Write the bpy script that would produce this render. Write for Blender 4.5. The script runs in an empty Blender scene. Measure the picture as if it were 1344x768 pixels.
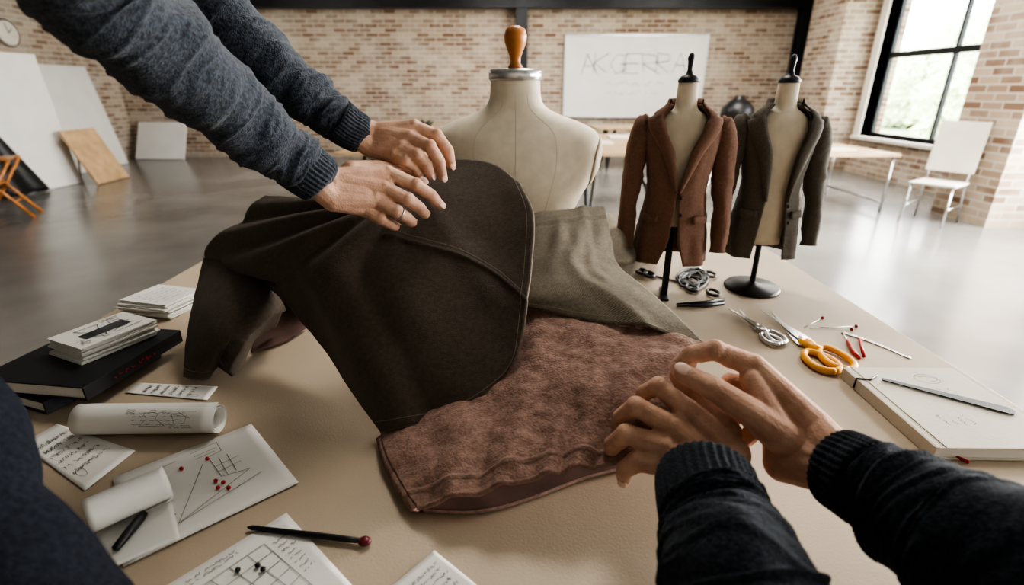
import bpy, bmesh, math, random
from mathutils import Vector, Matrix, noise
random.seed(4)
sc = bpy.context.scene
H = 1.45      # eye height
TT = 0.95     # cutting table height
PITCH = math.radians(21.7)
CP, SP = math.cos(PITCH), math.sin(PITCH)
# ---- survey helpers: measured photo points -> real world positions
def S(u, v, d):
    a = (u-672)/672; w = (384-v)/672
    return Vector((a*d, d*(CP+w*SP), H+d*(-SP+w*CP)))
def PZ(u, v, z):
    w = (384-v)/672
    return S(u, v, (z-H)/(-SP+w*CP))
def PT(u, v, h=0.0):
    return PZ(u, v, TT+h)
def PY(u, v, Y):
    w = (384-v)/672
    return S(u, v, Y/(CP+w*SP))
def ph(v):
    w = (384-v)/672
    k = -(-SP+w*CP)/(CP+w*SP)
    return (0.5-0.62*k)/(1+0.94*k)

# ---------------------------------------------------------------- materials
def mat(name, col, rough=0.6, var=0.15, vscale=8.0, bump=0.0, bscale=60.0, metal=0.0, sheen=0.0, spec=0.5, col2=None, sub=0.0, detail=4.0, weave=0.0, bd=.002):
    m = bpy.data.materials.new(name); m.use_nodes = True
    nt = m.node_tree; b = nt.nodes['Principled BSDF']
    tc = nt.nodes.new('ShaderNodeTexCoord')
    n = nt.nodes.new('ShaderNodeTexNoise'); n.inputs['Scale'].default_value = vscale; n.inputs['Detail'].default_value = detail
    nt.links.new(tc.outputs['Object'], n.inputs['Vector'])
    r = nt.nodes.new('ShaderNodeValToRGB')
    c1 = [max(0, c*(1-var)) for c in col]
    c2 = col2 if col2 else [min(1, c*(1+var)) for c in col]
    r.color_ramp.elements[0].position = 0.35; r.color_ramp.elements[1].position = 0.65
    r.color_ramp.elements[0].color = (*c1, 1); r.color_ramp.elements[1].color = (*c2, 1)
    nt.links.new(n.outputs['Fac'], r.inputs['Fac']); nt.links.new(r.outputs['Color'], b.inputs['Base Color'])
    b.inputs['Roughness'].default_value = rough; b.inputs['Metallic'].default_value = metal
    b.inputs['Specular IOR Level'].default_value = spec
    if sheen: b.inputs['Sheen Weight'].default_value = sheen; b.inputs['Sheen Roughness'].default_value = 0.5
    if sub:
        b.inputs['Subsurface Weight'].default_value = sub
        b.inputs['Subsurface Radius'].default_value = (0.012, 0.005, 0.003)
        b.inputs['Subsurface Scale'].default_value = 0.6
    if bump:
        n2 = nt.nodes.new('ShaderNodeTexNoise'); n2.inputs['Scale'].default_value = bscale; n2.inputs['Detail'].default_value = 3
        nt.links.new(tc.outputs['Object'], n2.inputs['Vector'])
        hgt = n2.outputs['Fac']
        if weave:
            wv = nt.nodes.new('ShaderNodeTexWave'); wv.inputs['Scale'].default_value = weave; wv.inputs['Distortion'].default_value = 2.5; wv.inputs['Detail'].default_value = 2; wv.bands_direction = 'DIAGONAL'
            nt.links.new(tc.outputs['Object'], wv.inputs['Vector'])
            ad = nt.nodes.new('ShaderNodeMath'); ad.operation = 'MULTIPLY_ADD'; ad.inputs[1].default_value = .6
            nt.links.new(wv.outputs['Fac'], ad.inputs[0]); nt.links.new(hgt, ad.inputs[2]); hgt = ad.outputs[0]
        bp = nt.nodes.new('ShaderNodeBump'); bp.inputs['Strength'].default_value = bump; bp.inputs['Distance'].default_value = bd
        nt.links.new(hgt, bp.inputs['Height']); nt.links.new(bp.outputs['Normal'], b.inputs['Normal'])
    return m

def brick_mat(name, axis):
    m = bpy.data.materials.new(name); m.use_nodes = True
    nt = m.node_tree; b = nt.nodes['Principled BSDF']; L = nt.links.new
    tc = nt.nodes.new('ShaderNodeTexCoord'); sep = nt.nodes.new('ShaderNodeSeparateXYZ'); com = nt.nodes.new('ShaderNodeCombineXYZ')
    L(tc.outputs['Object'], sep.inputs[0])
    if axis == 'mix':
        ad = nt.nodes.new('ShaderNodeMath'); ad.operation = 'ADD'; L(sep.outputs['X'], ad.inputs[0]); L(sep.outputs['Y'], ad.inputs[1]); L(ad.outputs[0], com.inputs[0])
    else:
        L(sep.outputs[axis], com.inputs[0])
    L(sep.outputs['Z'], com.inputs[1])
    br = nt.nodes.new('ShaderNodeTexBrick'); L(com.outputs[0], br.inputs['Vector'])
    br.inputs['Scale'].default_value = 1.0; br.inputs['Brick Width'].default_value = 0.27; br.inputs['Row Height'].default_value = 0.088
    br.inputs['Mortar Size'].default_value = 0.012; br.inputs['Bias'].default_value = -0.05
    br.inputs['Color1'].default_value = (0.19, 0.110, 0.070, 1); br.inputs['Color2'].default_value = (0.47, 0.37, 0.27, 1); br.inputs['Mortar'].default_value = (0.47, 0.42, 0.35, 1)
    n = nt.nodes.new('ShaderNodeTexNoise'); n.inputs['Scale'].default_value = 2.6; n.inputs['Detail'].default_value = 10; L(tc.outputs['Object'], n.inputs['Vector'])
    rp = nt.nodes.new('ShaderNodeValToRGB'); rp.color_ramp.elements[0].position = .42; rp.color_ramp.elements[1].position = .68
    L(n.outputs['Fac'], rp.inputs['Fac'])
    mx = nt.nodes.new('ShaderNodeMixRGB'); mx.inputs[2].default_value = (0.57, 0.52, 0.44, 1)
    mu = nt.nodes.new('ShaderNodeMath'); mu.operation = 'MULTIPLY'; mu.inputs[1].default_value = 0.50
    L(rp.outputs['Color'], mu.inputs[0]); L(mu.outputs[0], mx.inputs[0]); L(br.outputs['Color'], mx.inputs[1])
    L(mx.outputs[0], b.inputs['Base Color']); b.inputs['Roughness'].default_value = .9
    bp = nt.nodes.new('ShaderNodeBump'); bp.inputs['Strength'].default_value = .7; bp.inputs['Distance'].default_value = .012; bp.invert = True
    L(br.outputs['Fac'], bp.inputs['Height']); L(bp.outputs['Normal'], b.inputs['Normal'])
    return m

M = {}
M['felt'] = mat('dark_brown_felt', (.082, .062, .046), .75, .15, 150, .45, 500, sheen=.08, spec=.35, detail=6)
M['felt2'] = mat('taupe_twill', (.180, .152, .112), .8, .16, 190, .6, 500, sheen=.12, spec=.25, weave=200, detail=6)
M['wool'] = mat('russet_wool', (.285, .178, .142), .85, .20, 120, .7, 300, sheen=.08, spec=.2, detail=8, bd=.003)
M['edge'] = mat('cut_edge_tape', (.130, .102, .077), .8, .15, 190, .4, 500)
M['inner'] = mat('shaded_inner_cloth', (.10, .055, .043), .9, .2, 20)  # wool tone darkened: shade inside the skirt put into the colour
M['thread'] = mat('stitch_thread', (.32, .26, .20), .8, .1)
M['top'] = mat('kraft_tabletop', (.43, .345, .252), .55, .06, 5, .15, 300)
M['steel_dark'] = mat('dark_steel', (.035, .037, .04), .45, .1, 4, metal=.6)
M['steel'] = mat('brushed_steel', (.60, .60, .60), .28, .1, 20, metal=1)
M['blackp'] = mat('black_plastic', (.012, .012, .013), .4, .1)
M['form'] = mat('linen_form', (.70, .62, .50), .8, .05, 40, .35, 900)
M['wood'] = mat('turned_wood', (.42, .17, .05), .35, .3, 14)
M['wood2'] = mat('pale_ply', (.50, .34, .19), .5, .15, 6)
M['paper'] = mat('white_paper', (.70, .68, .64), .8, .03, 6)
M['paper2'] = mat('cream_cover', (.62, .56, .47), .65, .05, 9, .2, 200)
M['ink'] = mat('pencil_ink', (.15, .15, .155), .8, .1)
M['skin'] = mat('skin', (.56, .335, .24), .68, .10, 40, .45, 330, sub=.08, spec=.14, col2=[.66, .42, .31])
M['skin2'] = mat('skin_fair', (.56, .335, .24), .68, .10, 40, .45, 330, sub=.08, spec=.14, col2=[.66, .42, .31])
M['nail'] = mat('fingernail', (.72, .50, .42), .35, .05)
M['knitA'] = mat('slate_knit', (.040, .047, .060), .95, .5, 220, 1.0, 480, sheen=.18, spec=.15)
M['knitB'] = mat('navy_knit', (.021, .026, .035), .95, .5, 220, 1.0, 450, sheen=.12, spec=.15)
M['knitC'] = mat('ink_jersey', (.012, .014, .020), .95, .3, 220, .6, 450, spec=.15)
M['hair'] = mat('dark_hair', (.03, .018, .012), .6, .3, 80)
M['trouser'] = mat('charcoal_trousers', (.03, .03, .035), .9, .15, 60)
M['jbrown'] = mat('chestnut_suiting', (.200, .112, .080), .85, .15, 260, .4, 700, sheen=.10, spec=.2)
M['jgrey'] = mat('charcoal_brown_suiting', (.112, .097, .081), .85, .15, 260, .4, 700, sheen=.10, spec=.2)
M['orange'] = mat('orange_handles', (.85, .38, .02), .35, .05)
M['red'] = mat('red_plastic', (.40, .02, .02), .35, .1)
M['book'] = mat('black_bookcloth', (.012, .013, .017), .5, .15, 30, .2, 500)
M['white'] = mat('white_board', (.72, .71, .68), .5, .03, 3)
M['plaster'] = mat('painted_trim', (.66, .62, .55), .7, .05, 3)
M['leaf'] = mat('foliage', (.62, .74, .46), .7, .2, 9, col2=[.90, .95, .78])
M['leafd'] = mat('dark_leaf', (.03, .05, .03), .6, .3, 9)
M['floor'] = mat('polished_concrete', (.20, .193, .182), .20, .20, .9, .12, 30, detail=9)
M['ceil'] = mat('ceiling_paint', (.30, .30, .30), .9, .05, 2)
M['brickX'] = brick_mat('brick_back', 'X'); M['brickY'] = brick_mat('brick_side', 'Y'); M['brickM'] = brick_mat('brick_pier', 'mix')
M['seamline'] = mat('form_seam', (.46, .39, .30), .8)
M['piping'] = mat('piping', (.52, .44, .34), .7)

# ---------------------------------------------------------------- mesh helpers
def empty(name, loc=(0, 0, 0), rotz=0, parent=None):
    o = bpy.data.objects.new(name, None); sc.collection.objects.link(o); o.location = loc; o.rotation_euler = (0, 0, rotz)
    o.empty_display_size = .05
    if parent: o.parent = parent
    return o
def mobj(name, vs, fs, m, parent=None, smooth=True):
    me = bpy.data.meshes.new(name); me.from_pydata([tuple(v) for v in vs], [], fs); me.update()
    o = bpy.data.objects.new(name, me); sc.collection.objects.link(o)
    if m: me.materials.append(m)
    if smooth:
        for p in me.polygons: p.use_smooth = True
    if parent: o.parent = parent
    return o
def fixn(o):
    bm = bmesh.new(); bm.from_mesh(o.data); bmesh.ops.recalc_face_normals(bm, faces=bm.faces); bm.to_mesh(o.data); bm.free()
def box(name, lo, hi, m, parent=None, bev=0.0, mtx=None):
    x0, y0, z0 = lo; x1, y1, z1 = hi
    vs = [Vector(p) for p in ((x0,y0,z0),(x1,y0,z0),(x1,y1,z0),(x0,y1,z0),(x0,y0,z1),(x1,y0,z1),(x1,y1,z1),(x0,y1,z1))]
    if mtx: vs = [mtx @ v for v in vs]
    o = mobj(name, vs, [(0,3,2,1),(4,5,6,7),(0,1,5,4),(1,2,6,5),(2,3,7,6),(3,0,4,7)], m, parent, False)
    if bev:
        b = o.modifiers.new('bevel', 'BEVEL'); b.width = bev; b.segments = 2
    return o
def loft(name, rings, m, parent=None, cap=True, closed=True, smooth=True):
    n = len(rings[0]); vs = [v for r in rings for v in r]; fs = []
    for i in range(len(rings)-1):
        for j in range(n if closed else n-1):
            k = (j+1) % n
            fs.append((i*n+j, i*n+k, (i+1)*n+k, (i+1)*n+j))
    if cap and closed:
        fs.append(tuple(reversed(range(n)))); fs.append(tuple((len(rings)-1)*n+j for j in range(n)))
    o = mobj(name, vs, fs, m, parent, smooth); fixn(o); return o
def cr(p, t):
    n = len(p)-1; x = min(max(t, 0), 1)*n; i = min(int(x), n-1); f = x-i
    p1, p2 = p[i], p[i+1]; p0 = p[i-1] if i > 0 else p1*2-p2; p3 = p[i+2] if i+2 <= n else p2*2-p1
    return .5*((2*p1)+(p2-p0)*f+(2*p0-5*p1+4*p2-p3)*f*f+(3*p1-p0-3*p2+p3)*f**3)
def frames(pts):
    fr = []; up = Vector((0, 0, 1)); prev = None
    for i, p in enumerate(pts):
        t = (pts[min(i+1, len(pts)-1)]-pts[max(i-1, 0)]).normalized()
        if prev is None:
            a = up if abs(t.dot(up)) < .9 else Vector((1, 0, 0))
            x = (a-t*a.dot(t)).normalized()
        else:
            x = (prev-t*prev.dot(t)).normalized()
        prev = x; fr.append((p, x, t.cross(x)))
    return fr
def tube(name, pts, rad, m, parent=None, seg=12, n=None, rib=0, ribamp=0, wrk=0, cap=True, fold=0):
    pts = [Vector(p) for p in pts]
    if not isinstance(rad, (list, tuple)): rad = [rad]*len(pts)
    if n:
        P = [cr(pts, i/(n-1)) for i in range(n)]; R = [cr(list(rad), i/(n-1)) for i in range(n)]
    else: P, R = pts, list(rad)
    rings = []
    for i, (p, x, y) in enumerate(frames(P)):
        ring = []
        for j in range(seg):
            a = 2*math.pi*j/seg; r = R[i]
            if rib: r *= 1+ribamp*math.cos(rib*a)
            d = x*math.cos(a)+y*math.sin(a)
            q = p+d*r
            if wrk:
                ln = i/max(1, len(P)-1)
                q = q+d*(noise.noise(q*14)*wrk + noise.noise(Vector((ln*16, math.cos(a)*.8, math.sin(a)*.8)))*wrk*1.1)
                if fold:
                    w_ = noise.noise(Vector((ln*26+math.sin(a)*1.2, math.cos(a)*.7, 4+math.sin(a)*.7)))
                    q = q+d*(fold*(1-min(1, abs(w_)*5)))
            ring.append(q)
        rings.append(ring)
    return loft(name, rings, m, parent, cap)
def lathe(name, prof, m, parent=None, loc=(0, 0, 0), seg=32, ex=1, ey=1):
    L = Vector(loc)
    rings = [[L+Vector((r*ex*math.cos(2*math.pi*j/seg), r*ey*math.sin(2*math.pi*j/seg), z)) for j in range(seg)] for r, z in prof]
    return loft(name, rings, m, parent)
def ellip(name, c, rx, ry, rz, m, parent=None, mtx=None, seg=16):
    c = Vector(c); rings = []
    for i in range(1, 10):
        ph_ = -math.pi/2+math.pi*i/10
        ring = []
        for j in range(seg):
            a = 2*math.pi*j/seg
            v = Vector((rx*math.cos(ph_)*math.cos(a), ry*math.cos(ph_)*math.sin(a), rz*math.sin(ph_)))
            if mtx: v = mtx @ v
            ring.append(c+v)
        rings.append(ring)
    return loft(name, rings, m, parent)
def patch(name, ctrl, nu, nv, m, parent, thick=.003, wr=0.004, wsc=9, fn=None, offs=0):
    G = []
    for j in range(nv):
        t = j/(nv-1)
        row = [cr([r[c] for r in ctrl], t) for c in range(len(ctrl[0]))]
        G.append([cr(row, i/(nu-1)) for i in range(nu)])
    N = []
    for j in range(nv):
        nr = []
        for i in range(nu):
            du = G[j][min(i+1, nu-1)]-G[j][max(i-1, 0)]; dv = G[min(j+1, nv-1)][i]-G[max(j-1, 0)][i]
            n = du.cross(dv)
            n = n.normalized() if n.length > 1e-12 else Vector((0, 0, 1))
            if n.dot(Vector((0, -.6, .8))) < 0: n = -n
            nr.append(n)
        N.append(nr)
    for j in range(nv):
        for i in range(nu):
            p = G[j][i]; s = i/(nu-1); t = j/(nv-1)
            k = noise.noise(p*wsc)*wr+noise.noise(p*wsc*2.7+Vector((3, 1, 2)))*wr*.45
            if fn: k += fn(s, t)
            q = p+N[j][i]*k
            q.z = max(q.z, TT+.003)
            G[j][i] = q
    vs = [v for r in G for v in r]; fs = []
    for j in range(nv-1):
        for i in range(nu-1):
            fs.append((j*nu+i, j*nu+i+1, (j+1)*nu+i+1, (j+1)*nu+i))
    o = mobj(name, vs, fs, m, parent)
    s = o.modifiers.new('thick', 'SOLIDIFY'); s.thickness = thick; s.offset = 0
    return o, G, N
def gsample(G, N, s, t, off):
    nv = len(G); nu = len(G[0]); x = min(max(s, 0), 1)*(nu-1); y = min(max(t, 0), 1)*(nv-1)
    i = min(int(x), nu-2); j = min(int(y), nv-2); a = x-i; b = y-j
    f = lambda A: (A[j][i]*(1-a)+A[j][i+1]*a)*(1-b)+(A[j+1][i]*(1-a)+A[j+1][i+1]*a)*b
    return f(G)+f(N)*off
def seam(name, G, N, path, parent, m, r=.0009, off=.0025):
    return tube(name, [gsample(G, N, s, t, off) for s, t in path], r, m, parent, seg=8)
def stitches(name, G, N, path, parent, m, off=.0025):
    P = [gsample(G, N, s, t, off) for s, t in path]
    vs = []; fs = []
    for a, b in zip(P, P[1:]):
        L = (b-a).length; k = max(1, int(L/.006))
        for q in range(k):
            p0 = a.lerp(b, q/k); p1 = a.lerp(b, (q+.6)/k)
            d = (p1-p0)
            if d.length < 1e-7: continue
            x = d.cross(Vector((0, -.6, .8))).normalized()*.0005
            i0 = len(vs); vs += [p0-x, p0+x, p1+x, p1-x]; fs.append((i0, i0+1, i0+2, i0+3))
    return mobj(name, vs, fs, m, parent)

# capsule union for bodies/hands
def capsule(p0, r0, p1, r1, vs, fs, seg=14):
    p0 = Vector(p0); p1 = Vector(p1)
    d = p1-p0
    if d.length < 1e-6: d = Vector((0, 0, 1e-4))
    t = d.normalized(); a = Vector((0, 0, 1)) if abs(t.z) < .9 else Vector((1, 0, 0))
    x = (a-t*a.dot(t)).normalized(); y = t.cross(x)
    rings = []
    for k in range(1, 6):
        an = -math.pi/2+math.pi/2*k/5
        rings.append((p0+t*(r0*math.sin(an)), r0*math.cos(an)))
    for k in range(0, 5):
        an = math.pi/2*k/5
        rings.append((p1+t*(r1*math.sin(an)), r1*math.cos(an)))
    b = len(vs)
    vs.append(p0-t*r0)
    for c, r in rings:
        for j in range(seg):
            an = 2*math.pi*j/seg
            vs.append(c+(x*math.cos(an)+y*math.sin(an))*r)
    vs.append(p1+t*r1); e = len(vs)-1; n = len(rings)
    for j in range(seg):
        k = (j+1) % seg
        fs.append((b, b+1+k, b+1+j))
        for i in range(n-1):
            fs.append((b+1+i*seg+j, b+1+i*seg+k, b+1+(i+1)*seg+k, b+1+(i+1)*seg+j))
        fs.append((e, b+1+(n-1)*seg+j, b+1+(n-1)*seg+k))
def blob(name, caps, voxel, m, parent, it=6):
    vs = []; fs = []
    for p0, r0, p1, r1 in caps: capsule(p0, r0, p1, r1, vs, fs)
    o = mobj(name, vs, fs, m, parent)
    r = o.modifiers.new('remesh', 'REMESH'); r.mode = 'VOXEL'; r.voxel_size = voxel; r.use_smooth_shade = True
    s = o.modifiers.new('smooth', 'SMOOTH'); s.factor = .5; s.iterations = it
    return o
def hand(name, wrists, fingers, thumb, parent, skin, dorsal, forearm, rs=1.0, voxel=.0016, fs_=1.0):
    caps = []
    RF = [.0128, .0113, .0102, .0088]
    dorsal = Vector(dorsal).normalized()
    nails = []
    mcps = []
    nw = len(wrists)
    for k, f in enumerate(fingers):
        pts = [S(*q) for q in f]; sc_ = rs*fs_*(1.0 if k < 3 else .92)
        wk = wrists[min(nw-1, int(k*nw/4))]
        caps.append((S(*wk), .0195*rs, pts[0], .0135*sc_))
        for i in range(3):
            a_, b_ = pts[i], pts[i+1]; ra, rb = RF[i]*sc_, RF[i+1]*sc_
            caps.append((a_, ra, b_, rb*.97))
            m_ = a_.lerp(b_, .5); caps.append((m_-dorsal*.0016, (ra+rb)*.50, m_-dorsal*.0016+(b_-a_)*.08, (ra+rb)*.50))
        caps.append((pts[1], RF[1]*sc_*1.08, pts[1]+dorsal*.0012, RF[1]*sc_*1.05))
        caps.append((pts[0], .0130*sc_, pts[0]+dorsal*.0034, .0115*sc_))
        mcps.append(pts[0])
        nails.append((pts[2], pts[3], RF[3]*sc_))
    for a, b in zip(mcps, mcps[1:]): caps.append((a-dorsal*.004, .0124*rs, b-dorsal*.004, .0124*rs))
    wc = sum((S(*w) for w in wrists), Vector())/nw
    mc = sum(mcps, Vector())/4
    caps.append((wc, .019*rs, wc.lerp(mc, .6)-dorsal*.006, .022*rs))
    for a, b in zip(wrists, wrists[1:]): caps.append((S(*a), .0195*rs, S(*b), .0195*rs))
    for w in wrists: caps.append((S(*w), .0195*rs, S(*forearm), .027*rs))
    tp = [S(*q) for q in thumb]; RT = [.0190, .0148, .0130, .0108]
    for i in range(3): caps.append((tp[i], RT[i]*rs, tp[i+1], RT[i+1]*rs))
    caps.append((tp[2], RT[2]*rs*1.05, tp[2]+dorsal*.001, RT[2]*rs))
    caps.append((wc, .018*rs, tp[0], .017*rs)); caps.append((tp[0], .017*rs, mcps[0].lerp(tp[1], .3), .012*rs))
    nails.append((tp[2], tp[3], RT[3]*rs*1.05))
    o = blob(name, caps, voxel, skin, parent, 3)
    for k, (a, b, r) in enumerate(nails):
        t = (b-a).normalized(); n = dorsal-t*dorsal.dot(t)
        if n.length < .2: continue
        n.normalize(); s = t.cross(n)
        mt = Matrix((s, t, n)).transposed()
        ellip('%s_nail_%d' % (name, k+1), b+n*(r*.84)+t*(r*.15), r*.66, r*.85, r*.16, M['nail'], parent, mt, 14)
    return o

# ---------------------------------------------------------------- room
BY = 12.1; RX = 6.35; LX = -8.6; NY = -3.5; CH = 3.7
floor = box('floor', (LX-.2, NY, -.1), (RX+.2, BY+.2, 0), M['floor'])
box('ceiling', (LX-.2, NY, CH), (RX+.2, BY+.2, CH+.1), M['ceil'])
box('wall_back', (LX-.2, BY, 0), (RX+.2, BY+.2, CH), M['brickX'])
box('wall_left', (LX-.2, NY, 0), (LX, BY, CH), M['brickY'])
box('wall_front', (LX-.2, NY-.2, 0), (RX+.2, NY, CH), M['plaster'])
wr = empty('wall_right')
wins = [(6.85, 9.75), (2.6, 5.2), (-1.2, 1.4)]
SILL, HEAD = .66, 3.1
box('below_sill', (RX, NY, 0), (RX+.35, BY, SILL), M['brickY'], wr)
box('above_head', (RX, NY, HEAD), (RX+.35, BY, CH), M['brickY'], wr)
ys = [NY]+[y for w in sorted(wins) for y in w]+[BY]
for i in range(0, len(ys), 2):
    box('pier_%d' % i, (RX, ys[i], SILL), (RX+.35, ys[i+1], HEAD), M['brickY'], wr)
for k, (a, b) in enumerate(wins):
    w = empty('window_%d' % (k+1))
    fr = .06
    X0, X1 = RX+.16, RX+.22
    box('frame_a', (X0, a, SILL), (X1, a+fr, HEAD), M['steel_dark'], w); box('frame_b', (X0, b-fr, SILL), (X1, b, HEAD), M['steel_dark'], w)
    box('frame_c', (X0, a+fr, SILL), (X1, b-fr, SILL+fr), M['steel_dark'], w); box('frame_d', (X0, a+fr, HEAD-fr), (X1, b-fr, HEAD), M['steel_dark'], w)
    box('transom', (X0-.02, a+fr, 1.94), (X1, b-fr, 2.03), M['steel_dark'], w)
    mid = (a+b)/2
    box('mullion_1', (X0, mid-.025, SILL+fr), (X1, mid+.025, 1.94), M['steel_dark'], w)
    box('mullion_2', (X0, mid-.025, 2.03), (X1, mid+.025, HEAD-fr), M['steel_dark'], w)
    t = empty('trim_%d' % (k+1))
    box('sill', (RX-.1, a-.12, SILL-.06), (RX+.16, b+.12, SILL), M['plaster'], t, .006)
    box('jamb_a', (RX-.03, a-.16, SILL), (RX+.16, a, HEAD), M['plaster'], t); box('jamb_b', (RX-.03, b, SILL), (RX+.16, b+.16, HEAD), M['plaster'], t)
box('brick_pier', (5.31, 5.62, 0), (RX-.001, 6.42, CH-.001), M['brickM'])
box('brick_pier', (5.75, 9.98, 0), (RX-.001, 11.1, CH-.001), M['brickM'])
def ibeam_col(x, y):
    c = empty('steel_column', (x, y, 0))
    box('flange_1', (-.12, -.14, 0), (.12, -.12, CH-.35), M['steel_dark'], c); box('flange_2', (-.12, .10, 0), (.12, .12, CH-.35), M['steel_dark'], c)
    box('web', (-.02, -.12, 0), (.02, .10, CH-.35), M['steel_dark'], c)
ibeam_col(.20, BY-.16); ibeam_col(6.0, BY-.3)
be = empty('ceiling_beam', (0, BY-.2, 2.98))
box('flange_low', (LX, -.14, 0), (RX, .14, .03), M['steel_dark'], be); box('web', (LX, -.02, .03), (RX, .02, .38), M['steel_dark'], be); box('flange_top', (LX, -.14, .38), (RX, .14, .41), M['steel_dark'], be)

def area(name, loc, rot, sx, sy, power, col=(1, 1, 1)):
    l = bpy.data.lights.new(name, 'AREA'); l.shape = 'RECTANGLE'; l.size = sx; l.size_y = sy; l.energy = power; l.color = col
    o = bpy.data.objects.new(name, l); sc.collection.objects.link(o); o.location = loc; o.rotation_euler = rot; return o
for (x, y, p, s_) in ((-4.5, 9, 50, 1.6), (0, 9.3, 95, 1.6), (3.6, 9, 120, 1.6), (3.9, 4.8, 120, 1.6), (.4, 2.6, 52, 1.0)):
    area('ceiling_fill', (x, y, CH-.08), (0, 0, 0), s_, s_, p, (1, .95, .88))  # area lights added overhead, out of view, to brighten table and back wall
area('window_fill', (RX+.1, 3.9, 1.9), (0, math.radians(90), 0), 2.3, 2.5, 540, (1, .975, .94))  # this and the next: area lights added at unseen windows to boost daylight
area('window_fill', (RX+.1, .1, 1.9), (0, math.radians(90), 0), 2.3, 2.5, 120, (1, .975, .94))
sl = bpy.data.lights.new('sun', 'SUN'); sl.energy = 5.0; sl.angle = math.radians(25); sl.color = (1, .97, .92)
so = bpy.data.objects.new('sun', sl); sc.collection.objects.link(so)
so.rotation_euler = Vector((-.80, -.10, -.62)).to_track_quat('-Z', 'Y').to_euler()

for i in range(9):
    tr = empty('tree', (14.5+random.random()*3, 8+i*2.1, 0))
    tube('trunk', [(0, 0, -1), (.05, .1, 1.2), (0, 0, 2.2)], [.14, .11, .08], M['wood'], tr, 8)
    bm = bmesh.new(); bmesh.ops.create_icosphere(bm, subdivisions=5, radius=1.5)
    for v in bm.verts: v.co = v.co*(1+.35*noise.noise(v.co*2+Vector((i, 0, 0)))+.25*noise.noise(v.co*7)+.12*noise.noise(v.co*19)) + Vector((0, 0, 1.7+.9*math.sin(i*2.3)))
    me = bpy.data.meshes.new('crown'); bm.to_mesh(me); bm.free(); me.materials.append(M['leaf'])
    o = bpy.data.objects.new('crown', me); sc.collection.objects.link(o); o.parent = tr
box('ground', (RX+.4, -10, -.3), (40, 40, -.12), mat('lawn', (.5, .6, .4), .9, .3, 2))

# ---------------------------------------------------------------- cutting table
tb = empty('cutting_table')
box('top', (-.97, .33, TT-.04), (.86, 2.02, TT), M['top'], tb, .004)
box('apron_1', (-.9, .4, TT-.14), (.79, .43, TT-.04), M['wood2'], tb); box('apron_2', (-.9, 1.92, TT-.14), (.79, 1.95, TT-.04), M['wood2'], tb)
box('apron_3', (-.9, .43, TT-.14), (-.87, 1.92, TT-.04), M['wood2'], tb); box('apron_4', (.76, .43, TT-.14), (.79, 1.92, TT-.04), M['wood2'], tb)
for i, (x, y) in enumerate(((-.9, .4), (.72, .4), (-.9, 1.88), (.72, 1.88))):
    box('leg_%d' % (i+1), (x, y, 0), (x+.07, y+.07, TT-.04), M['wood2'], tb, .004)

# ---------------------------------------------------------------- dress form
df = empty('dress_form', (.008, 1.33, TT))
RG = [(0, .165, .115), (.05, .172, .12), (.12, .165, .11), (.19, .150, .10), (.24, .168, .11), (.28, .190, .118), (.32, .208, .118), (.355, .2150, .110), (.385, .211, .098), (.405, .196, .086), (.425, .155, .074), (.440, .112, .066), (.455, .080, .060), (.470, .066, .057), (.49, .061, .055), (.522, .059, .054)]
def formring(z, hw, hd, seg=48, e=2.3, sc_=1.0):
    r = []
    for j in range(seg):
        a = 2*math.pi*j/seg; c, s = math.cos(a), math.sin(a)
        r.append(Vector((sc_*hw*math.copysign(abs(c)**(2/e), c), sc_*hd*math.copysign(abs(s)**(2/e), s), z)))
    return r
def interp_rings(RG, n):
    P = [Vector(q) for q in RG]
    return [cr(P, i/(n-1)) for i in range(n)]
IR = interp_rings(RG, 60)
loft('torso', [formring(q.x, q.y, q.z) for q in IR], M['form'], df)
lathe('neck_cap', [(.061, .518), (.064, .521), (.064, .537), (.058, .543), (.02, .546)], M['steel'], df, ey=.93)
lathe('finial', [(.017, .545), (.018, .549), (.012, .556), (.0125, .568), (.018, .582), (.0255, .601), (.0270, .615), (.022, .629), (.009, .636)], M['wood'], df)
for sx, nm in ((0.0, 'centre_seam'), (.45, 'princess_seam_1'), (-.45, 'princess_seam_2')):
    pts = []
    for q in IR[8:56]:
        x = sx*q.y; yy = -q.z*(max(0, 1-abs(sx)**2.3))**(1/2.3)
        pts.append(Vector((x, yy-.0000, q.x)))
    tube(nm, pts, .0005, M['seamline'], df, 6)
for sg in (-1, 1):
    def side(y, z):
        k = min(IR, key=lambda q: abs(q.x-z))
        return k.y*(max(0, 1-(min(abs(y)/k.z, 1))**2.3))**(1/2.3)
    rings = []
    for rr, xo in ((1.0, .0010), (.97, .0035), (.90, .0045), (.5, .004), (.05, .004)):
        ring = []
        for i in range(36):
            a = 2*math.pi*i/36; z = .330+.064*rr*math.cos(a); y = .062*rr*math.sin(a)
            ring.append(Vector((sg*(side(y, z)+xo), y, z)))
        rings.append(ring)
    loft('armhole_plate', rings, M['piping'], df)

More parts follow.
